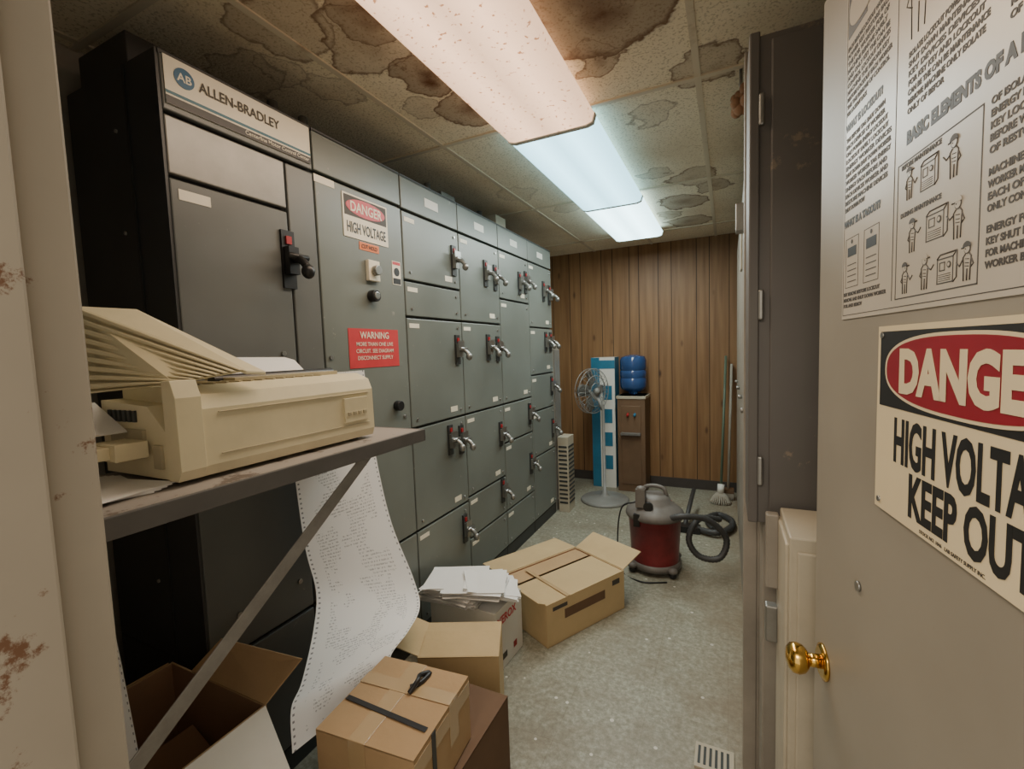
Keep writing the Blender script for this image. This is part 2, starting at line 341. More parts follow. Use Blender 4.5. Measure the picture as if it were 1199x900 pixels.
b.box((-.67,.08,2.14),(.35,.245,2.2),'frame')
b.done()
b=B('baseboard_back'); b.box((LX,BY-.012,0),(RX,BY,.1),'baseb'); b.done()

# ---------------------------------------------------------------- camera
th=math.radians(25.6); ph=math.radians(4.2); ro=math.radians(2.0)
F=Vector((-math.sin(th)*math.cos(ph),math.cos(th)*math.cos(ph),-math.sin(ph)))
R0=Vector((math.cos(th),math.sin(th),0)); U0=R0.cross(F)
Rv=R0*math.cos(ro)-U0*math.sin(ro); Uv=R0*math.sin(ro)+U0*math.cos(ro)
cam=bpy.data.cameras.new('camera'); co=bpy.data.objects.new('camera',cam); COL.objects.link(co)
mw=Matrix.Identity(4)
for i in range(3): mw[i][0]=Rv[i]; mw[i][1]=Uv[i]; mw[i][2]=-F[i]
mw[0][3]=0; mw[1][3]=0; mw[2][3]=1.5
co.matrix_world=mw; cam.sensor_width=36; cam.lens=36*530/1199; cam.clip_start=.02; S.camera=co

# ---------------------------------------------------------------- motor control center
FX=-1.43; TOP=2.375
SY=[.780+.5135*k for k in range(7)]
b=B('motor_control_center')
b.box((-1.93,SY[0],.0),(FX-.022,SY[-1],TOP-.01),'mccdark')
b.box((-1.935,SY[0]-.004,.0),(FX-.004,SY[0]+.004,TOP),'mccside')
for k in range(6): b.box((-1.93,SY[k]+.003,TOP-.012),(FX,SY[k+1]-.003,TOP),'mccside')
mcc=b.done()
b=B('side_seams',mcc)
for y_,z_ in ((0,.55),(0,1.25)): b.box((-1.93,SY[0]-.006,z_),(FX-.01,SY[0]-.003,z_+.006),'mccdark')
b.box((-1.60,SY[0]-.008,.0),(-1.59,SY[0]-.003,TOP),'mccdark')
for z_ in (.2,.5,.8,1.1,1.5,1.9,2.2):
    b.cyl((-1.66,SY[0]-.003,z_),(-1.66,SY[0]-.009,z_),.006,'chrome',seg=8)
b.done()
doors=B('unit_doors',mcc,bevel=.004)
def door(y0,y1,z0,z1,k='mcc'):
    doors.box((FX-.02,y0+.004,z0+.004),(FX,y1-.004,z1-.004),k)
layout={
 1:[(2.215,TOP),(.6,2.21),(.10,.595)],
 2:[(2.21,TOP),(1.87,2.205),(1.69,1.865),(1.13,1.685),(.60,1.125),(.10,.595)],
 3:[(2.21,TOP),(1.69,2.205),(1.13,1.685),(.62,1.125),(.36,.615),(.10,.355)],
 4:[(2.21,TOP),(1.87,2.205),(1.13,1.865),(.85,1.125),(.36,.845),(.10,.355)],
 5:[(2.21,TOP),(1.69,2.205),(1.3,1.685),(1.0,1.295),(.62,.995),(.10,.615)]}
SPLIT=.125
y0,y1=SY[0],SY[1]
door(y0,y1,2.21,TOP,'mcc1'); door(y0,y1-SPLIT,2.035,2.205,'mccpanel')
door(y0,y1-SPLIT,1.30,2.03,'mcc1'); door(y0,y1-SPLIT,.56,1.295,'mcc1'); door(y0,y1-SPLIT,.10,.555,'mcc1')
door(y1-SPLIT,y1,.56,2.205,'mcc1'); door(y1-SPLIT,y1,.10,.555,'mcc1')
for k,l in layout.items():
    for z0,z1 in l: door(SY[k],SY[k+1],z0,z1)
for k in range(6): doors.box((FX-.02,SY[k]+.002,0.0),(FX-.008,SY[k+1]-.002,.095),'mccdark')
doors.done()
b=B('latches_and_labels',mcc)
def screw(y,z,r=.009): b.cyl((FX,y,z),(FX+.006,y,z),r,'chrome',seg=10)
def lab(y,z,w=.07,h=.022,k='label'): b.box((FX,y-w/2,z-h/2),(FX+.0015,y+w/2,z+h/2),k)
for z0,z1 in ((1.30,2.0),(.56,1.295)):
    screw(SY[0]+.10,z0+.22 if z0>1 else z0+.12); screw(SY[0]+.33,z0+.22 if z0>1 else z0+.12)
lab(SY[0]+.07,1.985,.09,.03); lab(SY[0]+.09,.52,.12,.035,'cream_sign')
lab(SY[1]+.05,2.19,.10,.028); 
for k,l in layout.items():
    ya,yb=SY[k],SY[k+1]
    for i,(z0,z1) in enumerate(l):
        if k==1: continue
        if i==0: lab((ya+yb)/2,z0+.08,.12,.045,'white'); continue
        lab(ya+.06,z1-.04,.08,.022); 
        if z1-z0>.3: lab(yb-.12,z0+.05,.07,.03)
        screw(ya+.05,z0+.04,.007); screw(yb-.05,z0+.04,.007); screw(yb-.05,z1-.04,.007)
screw(SY[1]+.03,1.5); screw(SY[1]+.03,.9); screw(SY[2]-.05,1.2); lab(SY[1]+.06,.66,.09,.025)
b.done()
hb=B('disconnect_handles',mcc)
def handle(y,z,dark=False,s=1.0):
    k='black' if dark else 'steel'
    hb.box((FX,y-.022*s,z-.085*s),(FX+.010,y+.022*s,z+.085*s),'black' if dark else 'mccdark')
    hb.box((FX+.010,y-.018*s,z-.045*s),(FX+.032*s,y+.016*s,z+.035*s),k)
    hb.box((FX+.010,y-.009*s,z+.045*s),(FX+.016,y+.009*s,z+.068*s),'red')
    pts=cm([(FX+.02,y,z),(FX+.05*s,y+.002,z-.004),(FX+.07*s,y+.004,z-.02*s),(FX+.08*s,y+.004,z-.035*s)],5)
    hb.tube(pts,.012*s,k,10)
    hb.sphere((FX+.08*s,y+.004,z-.042*s),.019*s,k,(1,1,1.15),14)
    hb.cyl((FX+.045*s,y-.035*s,z+.005),(FX+.045*s,y+.035*s,z+.005),.009*s,'chrome' if not dark else 'black',seg=10)
    if not dark:
        hb.box((FX+.03*s,y-.03*s,z+.01),(FX+.036*s,y+.03*s,z+.05*s),'chrome')
handle(SY[1]-SPLIT-.015,1.855,True,1.2)
for k,l in {2:[(.055,2.03),(.055,1.52),(.055,.99),(.17,1.01),(.055,.45)],3:[(.055,2.0),(.19,2.01),(.055,1.52),(.19,1.53),(.055,.93),(.055,.53)],
            4:[(.055,2.03),(.17,2.01),(.055,1.0),(.055,.60)],5:[(.055,1.98),(.19,2.0),(.055,1.57),(.17,1.57),(.055,1.18),(.055,.80)]}.items():
    for dy,z in l: handle(SY[k+1]-dy-.01,z)
hb.done()
b=B('nameplate',mcc); b.box((FX,SY[0]+.012,2.232),(FX+.004,SY[1]-.012,2.365),'label')
b.box((FX+.004,SY[0]+.012,2.232),(FX+.005,SY[1]-.012,2.255),'black'); b.box((FX+.004,SY[0]+.012,2.261),(FX+.005,SY[1]-.012,2.269),'teal')
b.cyl((FX+.004,SY[0]+.065,2.320),(FX+.0055,SY[0]+.065,2.320),.028,'bluelogo',seg=24)
b.done()
def MF(y,z,d=.006): return frame((FX+d,y,z),(0,1,0),(0,0,1))
text(mcc,'AB',.032,MF(SY[0]+.065,2.309),'label','CENTER',.0006)
text(mcc,'ALLEN-BRADLEY',.042,MF(SY[0]+.105,2.304),'ink2','LEFT',.0006,width=.27)
text(mcc,'Centerline Motor Control Center',.018,MF(SY[1]-.02,2.239),'label','RIGHT',.0002,width=.25)
DY=.015; DZ=.035
b=B('danger_sign_face',mcc); b.box((FX,1.415+DY,1.965+DZ),(FX+.003,1.685+DY,2.145+DZ),'label')
b.box((FX+.003,1.423+DY,2.055+DZ),(FX+.0035,1.677+DY,2.138+DZ),'ink2')
pts=[(FX+.0036,1.55+DY+.118*math.cos(a*math.pi/16),2.097+DZ+.036*math.sin(a*math.pi/16)) for a in range(32)]
b.prism(pts,(.0008,0,0),'redsign'); b.done()
text(mcc,'DANGER',.058,MF(1.55+DY,2.077+DZ,.005),'label','CENTER',.0012,width=.19)
text(mcc,'HIGH VOLTAGE',.062,MF(1.55+DY,1.988+DZ,.004),'signink','CENTER',.0012,width=.235)
b=B('small_warning_tags',mcc)
b.box((FX,1.50+DY,1.925+DZ),(FX+.002,1.62+DY,1.958+DZ),'orange'); b.box((FX,1.705+DY,1.80+DZ),(FX+.002,1.765+DY,1.91+DZ),'label'); b.box((FX+.002,1.708+DY,1.803+DZ),(FX+.0025,1.762+DY,1.83+DZ),'signink'); b.box((FX+.002,1.708+DY,1.893+DZ),(FX+.0025,1.762+DY,1.907+DZ),'redsign')
b.cyl((FX+.002,1.735+DY,1.86+DZ),(FX+.003,1.735+DY,1.86+DZ),.02,'signink',seg=16)
b.box((FX,1.405+DY,1.45),(FX+.002,1.72+DY,1.62),'redsign')
b.done()
text(mcc,'CUT HOLD',.024,MF(1.56+DY,1.933+DZ,.0035),'signink','CENTER',.0003,.8)
text(mcc,'WARNING',.042,MF(1.563+DY,1.578,.0035),'label','CENTER',.0006,.9)
for i,t in enumerate(('MORE THAN ONE LIVE','CIRCUIT. SEE DIAGRAM','DISCONNECT SUPPLY')): text(mcc,t,.024,MF(1.563+DY,1.545-.03*i,.0035),'label','CENTER',.0002,.95)
b=B('pilot_devices',mcc,bevel=.003); b.box((FX,1.53+DY,1.83),(FX+.02,1.60+DY,1.92),'label'); b.cyl((FX+.02,1.565+DY,1.875),(FX+.045,1.565+DY,1.875),.022,'steel'); 
b.cyl((FX,1.555+DY,1.765),(FX+.035,1.555+DY,1.765),.026,'black'); b.cyl((FX+.03,1.555+DY,1.765),(FX+.04,1.555+DY,1.765),.017,'chrome')
b.cyl((FX,1.70,1.26),(FX+.03,1.70,1.26),.024,'black')
b.done()
b=B('conduit_boxes',bevel=.004)
b.box((-1.9,.80,TOP),(-1.62,1.15,TOP+.12),'mccside'); b.box((-1.8,2.35,TOP),(-1.55,2.5,TOP+.1),'steel'); b.box((-1.78,3.0,TOP),(-1.52,3.16,TOP+.12),'cream')
for y in (1.35,1.5,2.42,3.08): b.cyl((-1.7,y,TOP),(-1.7,y,CZ-.007),.02,'steel')
b.done()

# ---------------------------------------------------------------- light fixtures
def fixture(y0,y1,k):
    b=B('fluorescent_light_fixture')
    zb=2.487; xa,xb=-.955,-.53
    b.prism([(xa+.05,y0,CZ-.008),(xb-.05,y0,CZ-.008),(xb-.05,y0,CZ-.02),(xa+.05,y0,CZ-.02)],(0,y1-y0,0),'white')
    prof=[(xa+.03,CZ-.019),(xa,CZ-.04),(xa+.012,zb+.008),(xa+.04,zb),(xb-.04,zb),(xb-.012,zb+.008),(xb,CZ-.04),(xb-.03,CZ-.019)]
    b.prism([(p[0],y0+.012,p[1]) for p in prof],(0,y1-y0-.024,0),k)
    for y in (y0,y1-.012): b.prism([(p[0]+(.004 if p[0]>-.7 else -.004),y,p[1]-(.003 if p[1]<2.51 else 0)) for p in prof],(0,.012,0),'white')
    b.done()
fixture(.80,2.045,'lens1'); fixture(2.05,3.27,'lens2'); fixture(3.275,4.36,'lens3')

# ---------------------------------------------------------------- door
D0=Vector((.162,1.074,0)); DS=Vector((.132,-.991,0)).normalized(); DN=Vector((-.991,-.132,0)).normalized()
HL=.90
def DM(s,z,d=0): return frame(D0+DS*s+DN*d+Vector((0,0,z)),DS,(0,0,1))
b=B('door_1',bevel=.003)
b.mbox(DM(HL/2,1.07,-.0225),(HL,2.12,.045),'door')
b.mbox(DM(.004,.875,-.0225),(.012,.14,.026),'brass')
for z in (.25,1.07,1.85): b.cyl(D0+DS*(HL+.006)+DN*.004+Vector((0,0,z-.05)),D0+DS*(HL+.006)+DN*.004+Vector((0,0,z+.05)),.007,'steel')
door_o=b.done()
b=B('door_knob_part',door_o)
c=D0+DS*.058+Vector((0,0,.872))
b.tube([c,c+DN*.004,c+DN*.008],[.034,.034,.026],'brass',28)
b.tube([c+DN*.006,c+DN*.028],[.013,.012],'brass',20)
prof=[(.026,.012),(.030,.020),(.036,.026),(.046,.029),(.056,.027),(.062,.020),(.065,.010),(.066,.001)]
b.tube([c+DN*q[0] for q in prof],[q[1] for q in prof],'brass',28)
b.cyl(D0+DS*.21+Vector((0,0,1.105)),D0+DS*.21+DN*.004+Vector((0,0,1.105)),.008,'steel')
b.done()
b=B('danger_sign'); b.mbox(DM(.445,1.388,.0025),(.356,.257,.003),'cream_sign'); b.mbox(DM(.445,1.458,.0043),(.338,.102,.0006),'signink')
def oval(cs,cz,a,h,d,k,t=.0006):
    b.prism([D0+DS*(cs+a*math.copysign(abs(math.cos(i*math.pi/32))**.8,math.cos(i*math.pi/32)))+DN*d+Vector((0,0,cz+h*math.copysign(abs(math.sin(i*math.pi/32))**.8,math.sin(i*math.pi/32)))) for i in range(64)],DN*t,k)
oval(.450,1.458,.158,.047,.0046,'cream_sign'); oval(.450,1.458,.153,.043,.0050,'signred')
for s_ in (.280,.610):
    for z_ in (1.272,1.504): b.cyl(D0+DS*s_+Vector((0,0,z_)),D0+DS*s_+DN*.006+Vector((0,0,z_)),.004,'steel',seg=10)
sign=b.done()
text(sign,'DANGER',.074,DM(.458,1.432,.0062),'cream_sign','CENTER',.0036,width=.258)
text(sign,'HIGH VOLTAGE',.080,DM(.461,1.338,.0044),'signink','CENTER',.0024,width=.285)
text(sign,'KEEP OUT',.074,DM(.461,1.277,.0044),'signink','CENTER',.0024,width=.205)
text(sign,'STOCK NO. 1046   LAB SAFETY SUPPLY INC.',.006,DM(.445,1.264,.0044),'ink2','CENTER')
b=B('lockout_poster'); P0,P1,Z0,Z1=.122,.72,1.534,2.075
b.mbox(DM((P0+P1)/2,(Z0+Z1)/2,.001),(P1-P0,Z1-Z0,.0015),'poster')
def bar(s0,s1,z0,z1,k='ink2',d=.0019): b.mbox(DM((s0+s1)/2,(z0+z1)/2,d),(s1-s0,z1-z0,.0003),k)
def boxo(s0,s1,z0,z1,t=.0015,k='ink2'):
    bar(s0,s1,z0,z0+t,k); bar(s0,s1,z1-t,z1,k); bar(s0,s0+t,z0,z1,k); bar(s1-t,s1,z0,z1,k)
def PP(s,z,d=.0021): return D0+DS*s+DN*d+Vector((0,0,z))
def line(pts,w=.0014,k='ink2'): b.tube([PP(p[0],p[1],.0016) for p in pts],w*.7,k,6)
def disc(s,z,r,k='ink2',d=.0021): b.cyl(PP(s,z,d),PP(s,z,d+.0002),r,k,seg=16)
def man(s,z,h=.05,f=1,pose=0):
    r=h*.13
    disc(s,z+h*.8,r); disc(s,z+h*.8,r*.8,'poster',.0024)
    b.prism([PP(s+r*1.25*math.cos(a*math.pi/8),z+h*.85+r*1.1*math.sin(a*math.pi/8),.0027) for a in range(9)],DN*.0002,'poster' if pose==2 else 'ink2')
    line([(s-f*r*.3,z+h*.86),(s+f*r*1.9,z+h*.85)])
    disc(s+f*r*.35,z+h*.80,r*.14,'ink2',.0027)
    line([(s-r*.6,z+h*.68),(s-r*1.3,z+h*.6),(s-r*1.1,z+h*.3),(s-r*1.0,z),]); line([(s+r*.6,z+h*.68),(s+r*1.2,z+h*.6),(s+r*1.0,z+h*.3),(s+r*.9,z)]); line([(s,z+h*.3),(s,z)])
    line([(s+f*r*1.2,z+h*.58),(s+f*r*2.4,z+h*(.5 if pose else .4)),(s+f*r*3.4,z+h*(.62 if pose else .52))]); line([(s-f*r*1.2,z+h*.55),(s-f*r*1.9,z+h*.4),(s-f*r*1.0,z+h*.32)])
    for q in (.56,.46,.38): line([(s-r*.7,z+h*q),(s+r*.5,z+h*q-.001)],.0008)
def machine(s,z,w=.04,h=.045):
    boxo(s,s+w,z,z+h,.0014); boxo(s+w*.15,s+w*.5,z+h*.5,z+h*.85,.0012); disc(s+w*.75,z+h*.7,w*.12); disc(s+w*.75,z+h*.7,w*.07,'poster',.0024)
    line([(s+w,z+h),(s+w*1.2,z+h*1.15),(s+w*1.2,z+h*.15),(s+w,z)]); line([(s,z+h),(s+w*.2,z+h*1.15),(s+w*1.2,z+h*1.15)])
    for q in range(4): line([(s+w*.1,z+h*(.12+.08*q)),(s+w*.85,z+h*(.12+.08*q))],.0007)
bar(.13,.20,1.985,2.05,'signink')
oval(.18,2.02,.045,.028,.0021,'poster')
boxo(.126,.716,1.54,2.069,.001); boxo(.305,.47,1.55,1.722); bar(.295,.2965,1.55,1.98)
for s_ in (.135,.205):
    boxo(s_,s_+.05,1.585,1.665,.001); bar(s_+.008,s_+.042,1.635,1.65,'signink'); disc(s_+.025,1.658,.0035)
    for q in range(4): bar(s_+.008,s_+.042,1.594+q*.009,1.5955+q*.009)
man(.335,1.672,.04,1); machine(.36,1.672,.03,.03); man(.425,1.668,.045,-1,1)
man(.345,1.605,.042,1,1); machine(.375,1.61,.035,.03); man(.435,1.602,.045,-1,2)
man(.33,1.556,.04,1); man(.375,1.556,.042,1,2); machine(.40,1.558,.03,.028); man(.453,1.556,.04,-1)
man(.345,1.865,.115,1,1); machine(.43,1.885,.075,.085); man(.56,1.87,.11,-1,2); machine(.62,1.87,.05,.07)
poster=b.done()
W=['ISOLATE','ENERGY','LOCKOUT','DEVICES','BEFORE','MACHINE','POWER','SAFELY','MAINTENANCE','AND','THE','OF','TAG','WORK','FOR','KEY','ONLY','EACH','WORKER','CONTROL','SHUT DOWN','RESTORE','REMOVE','CAN BE']
def para(s,z,w,n,size=.0095,lh=.0112,k='ink2'):
    for i in range(n):
        l=''
        while len(l)*size*.68<w-.015: l+=random.choice(W)+' '
        if i<n-1: text(poster,l.strip(),size,DM(s,z-i*lh,.002),k,'LEFT',.00035,width=w*(.86+.14*random.random()))
        else: text(poster,l.strip()[:len(l)//2],size,DM(s,z-i*lh,.002),k,'LEFT',.00035,width=w*.48)
text(poster,'BASIC ELEMENTS OF A LOCKOUT PROGRAM',.021,DM(.325,1.742,.002),'signink','LEFT',.0013,width=.37)
text(poster,'WHAT IS A TAGOUT?',.015,DM(.128,1.685,.002),'signink','LEFT',.0009,width=.13)
text(poster,'WHAT IS LOCKOUT?',.015,DM(.128,1.84,.002),'signink','LEFT',.0009,width=.13)
text(poster,'LOCKOUT FOR SAFETY',.05,DM(.24,2.025,.002),'signink','LEFT',.0015)
para(.13,1.822,.155,11); para(.13,1.965,.155,10); para(.13,1.572,.15,3,.0075,.0095)
para(.48,1.715,.225,5); para(.48,1.650,.225,4); para(.48,1.597,.225,4)
para(.325,1.845,.16,7); para(.50,1.845,.2,7)
text(poster,'BEFORE MAINTENANCE',.008,DM(.315,1.713,.002),'ink2',bold=.0003); text(poster,'DURING MAINTENANCE',.008,DM(.315,1.653,.002),'ink2',bold=.0003)

# ---------------------------------------------------------------- right-hand cabinets
b=B('electrical_cabinet_row',bevel=.003)
b.box((.085,1.62,0),(.70,4.55,2.35),'cabr')
for i in range(5):
    ya=1.63+i*.58
    b.box((.07,ya,.12),(.084,ya+.565,2.30),'cabr'); b.cyl((.07,ya+.05,1.2),(.05,ya+.05,1.2),.012,'steel',seg=10)
b.box((.045,1.62,0),(.085,1.66,2.38),'cabr'); b.box((.06,2.8,1.9),(.07,2.9,2.1),'cream')
b.box((.03,2.3,2.0),(.07,2.38,2.12),'steel')
b.done()
b=B('wall_enclosure',bevel=.004)
b.box((.055,1.40,1.0),(.50,1.60,2.29),'encl'); b.box((.05,1.395,1.0),(.075,1.61,2.30),'encl'); b.box((.10,1.388,1.02),(.45,1.40,2.27),'encl')
for z in (1.15,1.6,2.1): b.box((.072,1.38,z-.04),(.085,1.392,z+.04),'steel')
b.box((.09,1.44,.0),(.14,1.60,1.0),'cabr'); b.box((.40,1.44,.0),(.46,1.60,1.0),'cabr')
b.done()
b=B('junction_cabinet',bevel=.004)
b.box((.125,1.16,.05),(.42,1.37,1.06),'cream'); b.box((.118,1.17,.08),(.127,1.36,1.04),'cream'); b.box((.14,1.152,.08),(.41,1.16,1.03),'cream'); b.box((.13,1.17,0),(.41,1.35,.05),'mccdark')
b.box((.09,1.33,.85),(.12,1.36,1.05),'cabr'); b.box((.09,1.33,.70),(.12,1.36,.80),'steel')
b.done()
b=B('cloth_bundle'); 
for i in range(12): b.sphere((.045+random.uniform(-.022,.022),2.08+random.uniform(-.03,.03),2.455+random.uniform(-.032,.032)),random.uniform(.016,.026),'cardin',(1,1,1.1),12)
b.tube([(.045,2.08,2.47),(.045,2.08,CZ-.001)],.006,'steel')
b.done()

b=B('blue_wall_cabinet',bevel=.004)
b.box((-1.5,.24,1.71),(-1.06,.385,2.5),'bluebox'); b.box((-1.49,.385,1.72),(-1.05,.40,2.49),'bluebox'); b.box((-1.058,.26,1.78),(-1.052,.30,2.4),'mccdark'); b.cyl((-1.12,.40,2.0),(-1.12,.425,2.0),.015,'steel'); b.done()

# ---------------------------------------------------------------- shelf
b=B('wall_shelf',bevel=.002)
b.box((-1.30,.242,1.222),(-.922,1.22,1.25),'shelf'); b.box((-.926,.242,1.212),(-.915,1.222,1.251),'shelfedge'); b.box((-1.30,1.218,1.212),(-.915,1.226,1.251),'shelfedge')
a=Vector((-.945,.245,.70)); c=Vector((-.945,.985,1.216)); d=(c-a).normalized(); n=Vector((1,0,0)); u_=d.cross(n)
b.hexa([a+u_*-.017,a+u_*.017,c+u_*.017,c-u_*.017,a+u_*-.017+n*.004,a+u_*.017+n*.004,c+u_*.017+n*.004,c-u_*.017+n*.004],'brace')
b.hexa([a+u_*.013,a+u_*.016,c+u_*.016,c+u_*.013,a+u_*.013+n*-.022,a+u_*.016-n*.022,c+u_*.016-n*.022,c+u_*.013-n*.022],'brace')
b.box((-.98,.242,.62),(-.94,.25,.76),'brace')
b.done()
# ---------------------------------------------------------------- printer
b=B('dot_matrix_printer',bevel=.006)
z=1.2515
prof=[(-.998,z+.008),(-.990,z+.03),(-.992,z+.15),(-1.005,z+.18),(-1.05,z+.198),(-1.28,z+.195),(-1.285,z+.008)]
b.prism([(p[0],.56,p[1]) for p in prof],(0,.51,0),'beige')
b.prism([(-.996,.515,z+.008),(-.984,.515,z+.03),(-.986,.515,z+.178),(-1.0,.515,z+.213),(-1.03,.515,z+.213),(-1.03,.515,z+.008)],(0,.05,0),'beige')
b.prism([(-1.03,.52,z+.008),(-1.03,.52,z+.10),(-1.10,.52,z+.16),(-1.285,.52,z+.17),(-1.285,.52,z+.008)],(0,.045,0),'beige')
b.box((-.995,.60,z+.14),(-.9875,1.05,z+.142),'beige2'); b.box((-.995,.60,z+.05),(-.9875,1.05,z+.052),'beige2'); b.box((-.995,.95,z+.06),(-.985,1.04,z+.13),'beige')
for i in range(4): b.box((-.99,.96+i*.02,z+.08),(-.982,.972+i*.02,z+.09),'beige2')
for i in range(12): b.box((-1.05+.0,.60+i*.03,z+.1965),(-1.24,.606+i*.03,z+.2015),'beige2')
b.box((-1.24,.513,z+.05),(-1.11,.521,z+.11),'beige2'); b.box((-1.08,.514,z+.03),(-1.05,.521,z+.08),'beige2')
for i in range(6): b.box((-1.25+i*.02,.515,z+.125),(-1.24+i*.02,.521,z+.15),'mccdark')
for x_ in (-1.25,-1.04):
    for y_ in (.56,1.03): b.cyl((x_,y_,z-.001),(x_,y_,z+.01),.014,'black',seg=12)
b.box((-1.20,.70,z+.19),(-1.08,1.02,z+.208),'beige2'); b.cyl((-1.14,.68,z+.2),(-1.14,1.05,z+.2),.016,'black')
pr=b.done()
b=B('ribbed_cover',pr,bevel=.003)
TL,TR,BR,BL=Vector((-1.31,.495,1.635)),Vector((-.985,.665,1.478)),Vector((-1.03,.535,1.458)),Vector((-1.27,.475,1.44))
nrm=(TR-TL).cross(BL-TL).normalized()
if nrm.y>0: nrm=-nrm
back=-nrm*.012
b.prism([TL,TR,BR,BL],back,'beige')
n=9
for i in range(n):
    t0=i/n; t1=(i+.62)/n
    a0,a1=TL.lerp(BL,t0),TL.lerp(BL,t1); c0,c1=TR.lerp(BR,t0),TR.lerp(BR,t1)
    b.prism([a0,c0,c1,a1],nrm*.011,'beige')
T2,T3=TL+Vector((.05,.10,-.004)),TR+Vector((0,.05,-.005))
b.prism([TL,TR,T3,T2],Vector((0,0,-.01)),'beige')
b.done()
b=B('printer_cable',pr,bevel=.002)
b.box((-1.18,.455,z+.055),(-1.09,.513,z+.09),'beige'); b.box((-1.16,.43,z+.06),(-1.11,.456,z+.085),'beige')
b.tube(cm([(-1.135,.435,z+.072),(-1.15,.39,z+.06),(-1.19,.35,z+.03),(-1.23,.33,z+.016),(-1.26,.30,z+.016)],6),.007,'beige',10)
for i in range(5): b.cyl((-1.136-.003*i,.428-.008*i,z+.072-.002*i),(-1.137-.003*i,.424-.008*i,z+.0715-.002*i),.012,'beige',seg=12)
b.done()
b=B('loose_paper',pr); b.strip([(-1.20,.70,z+.213),(-1.24,.70,z+.25),(-1.285,.70,z+.262)],[(-1.20,1.0,z+.213),(-1.24,1.0,z+.245),(-1.285,1.0,z+.255)],'paper')
b.mbox(Matrix.Translation((-1.225,.45,z+.135))@Matrix.Rotation(math.radians(25),4,'Y'),(.14,.12,.003),'paper')
for i in range(5): b.mbox(Matrix.Translation((-1.14+.006*i,.40,z+.0005+.0016*i))@Matrix.Rotation(.1*i-.2,4,'Z'),(.24,.2,.0015),'paper')
b.done()
b=B('fanfold_paper')
Lp=cm([(-1.315,1.04,1.445),(-1.322,1.03,1.25),(-1.31,1.03,1.05),(-1.30,1.04,.85),(-1.275,1.05,.70),(-1.215,.98,.62),(-1.13,.86,.555),(-1.09,.79,.535),(-1.05,.755,.45)],6)
Rp=cm([(-1.315,1.38,1.445),(-1.322,1.405,1.25),(-1.31,1.42,1.05),(-1.27,1.44,.80),(-1.20,1.475,.56),(-1.13,1.42,.48),(-1.05,1.25,.50),(-1.02,1.12,.50),(-1.005,1.09,.45)],6)
b.strip(Lp,Rp,'fanfold',10); b.done()
b=B('hanging_paper_strip'); b.strip(cm([(-1.31,.36,1.21),(-1.30,.37,1.0),(-1.27,.38,.8),(-1.22,.385,.56)],5),cm([(-1.31,.50,1.21),(-1.30,.50,1.0),(-1.26,.50,.8),(-1.19,.49,.56)],5),'fanfold',6); b.done()

# ---------------------------------------------------------------- cartons
def carton(name,c,ang,sx,sy,h,mats,flaps,z0=0,t=.005,closed=False):
    b=B(name,bevel=.0015)
    R=Matrix.Translation((c[0],c[1],z0))@Matrix.Rotation(math.radians(ang),4,'Z')
    o,i_=mats
    b.mbox(R,(sx,sy,t),o,(0,0,t/2))
    b.mbox(R,(t,sy,h),o,(sx/2-t/2,0,h/2)); b.mbox(R,(t,sy,h),o,(-sx/2+t/2,0,h/2)); b.mbox(R,(sx-2*t,t,h),o,(0,sy/2-t/2,h/2)); b.mbox(R,(sx-2*t,t,h),o,(0,-sy/2+t/2,h/2))
    q=.0012
    b.mbox(R,(q,sy-2*t,h-.004),i_,(sx/2-t-q/2,0,h/2)); b.mbox(R,(q,sy-2*t,h-.004),i_,(-sx/2+t+q/2,0,h/2)); b.mbox(R,(sx-2*t-2*q,q,h-.004),i_,(0,sy/2-t-q/2,h/2)); b.mbox(R,(sx-2*t-2*q,q,h-.004),i_,(0,-sy/2+t+q/2,h/2))
    b.mbox(R,(sx-2*t,sy-2*t,.002),i_,(0,0,t+.001))
    if closed: b.mbox(R,(sx,sy,t),o,(0,0,h-t/2+.001)); 
    for side,ln,a,shr,mk in flaps:
        ca={'+x':0,'+y':90,'-x':180,'-y':-90}[side]
        d=(sx if 'x' in side else sy)/2; w=(sy if 'x' in side else sx)-shr
        Q=R@Matrix.Rotation(math.radians(ca),4,'Z')@Matrix.Translation((d,0,h))@Matrix.Rotation(math.radians(-a),4,'Y')
        b.mbox(Q,(ln,w,.004),mk,(ln/2,0,.002))
    return b,R
b,R=carton('open_cardboard_box',(-1.29,.525),0,.42,.38,.61,('card','cardin'),[('+x',.25,-62,.01,'white'),('-x',.14,-30,.02,'card')])
b.prism([(-1.40,.715,.61),(-1.08,.715,.61),(-1.04,.80,.69),(-1.34,.77,.69)],(0,-.004,.002),'card')
b.mbox(R@Matrix.Translation((.04,.04,.40))@Matrix.Rotation(.45,4,'Y'),(.30,.26,.003),'cardin'); b.mbox(R@Matrix.Translation((-.04,.0,.36))@Matrix.Rotation(-.2,4,'X'),(.28,.24,.003),'paper')
b.done()
b,R=carton('brown_carton',(-.865,1.045),0,.37,.51,.325,('carddark','cardin'),[],closed=True); b.mbox(R,(.06,.51,.0015),'tape',(0,0,.3275)); b.done()
b,R=carton('taped_cardboard_box',(-.845,.94),5,.30,.30,.195,('card','cardin'),[],z0=.3305,closed=True)
b.mbox(R,(.052,.302,.0012),'tape',(-.02,0,.197)); b.mbox(R,(.052,.0012,.08),'tape',(-.02,-.151,.157)); b.mbox(R,(.302,.045,.0012),'tape',(0,.05,.198)); b.mbox(R,(.0012,.30,.045),'tape',(.151,0,.16)); b.mbox(R,(.0012,.05,.12),'tape',(.1515,.05,.135))
b.mbox(R@Matrix.Rotation(math.radians(-6),4,'Z'),(.28,.016,.0012),'blacktape',(0,-.05,.1993)); b.mbox(R,(.0012,.02,.19),'blacktape',(.152,-.06,.10))
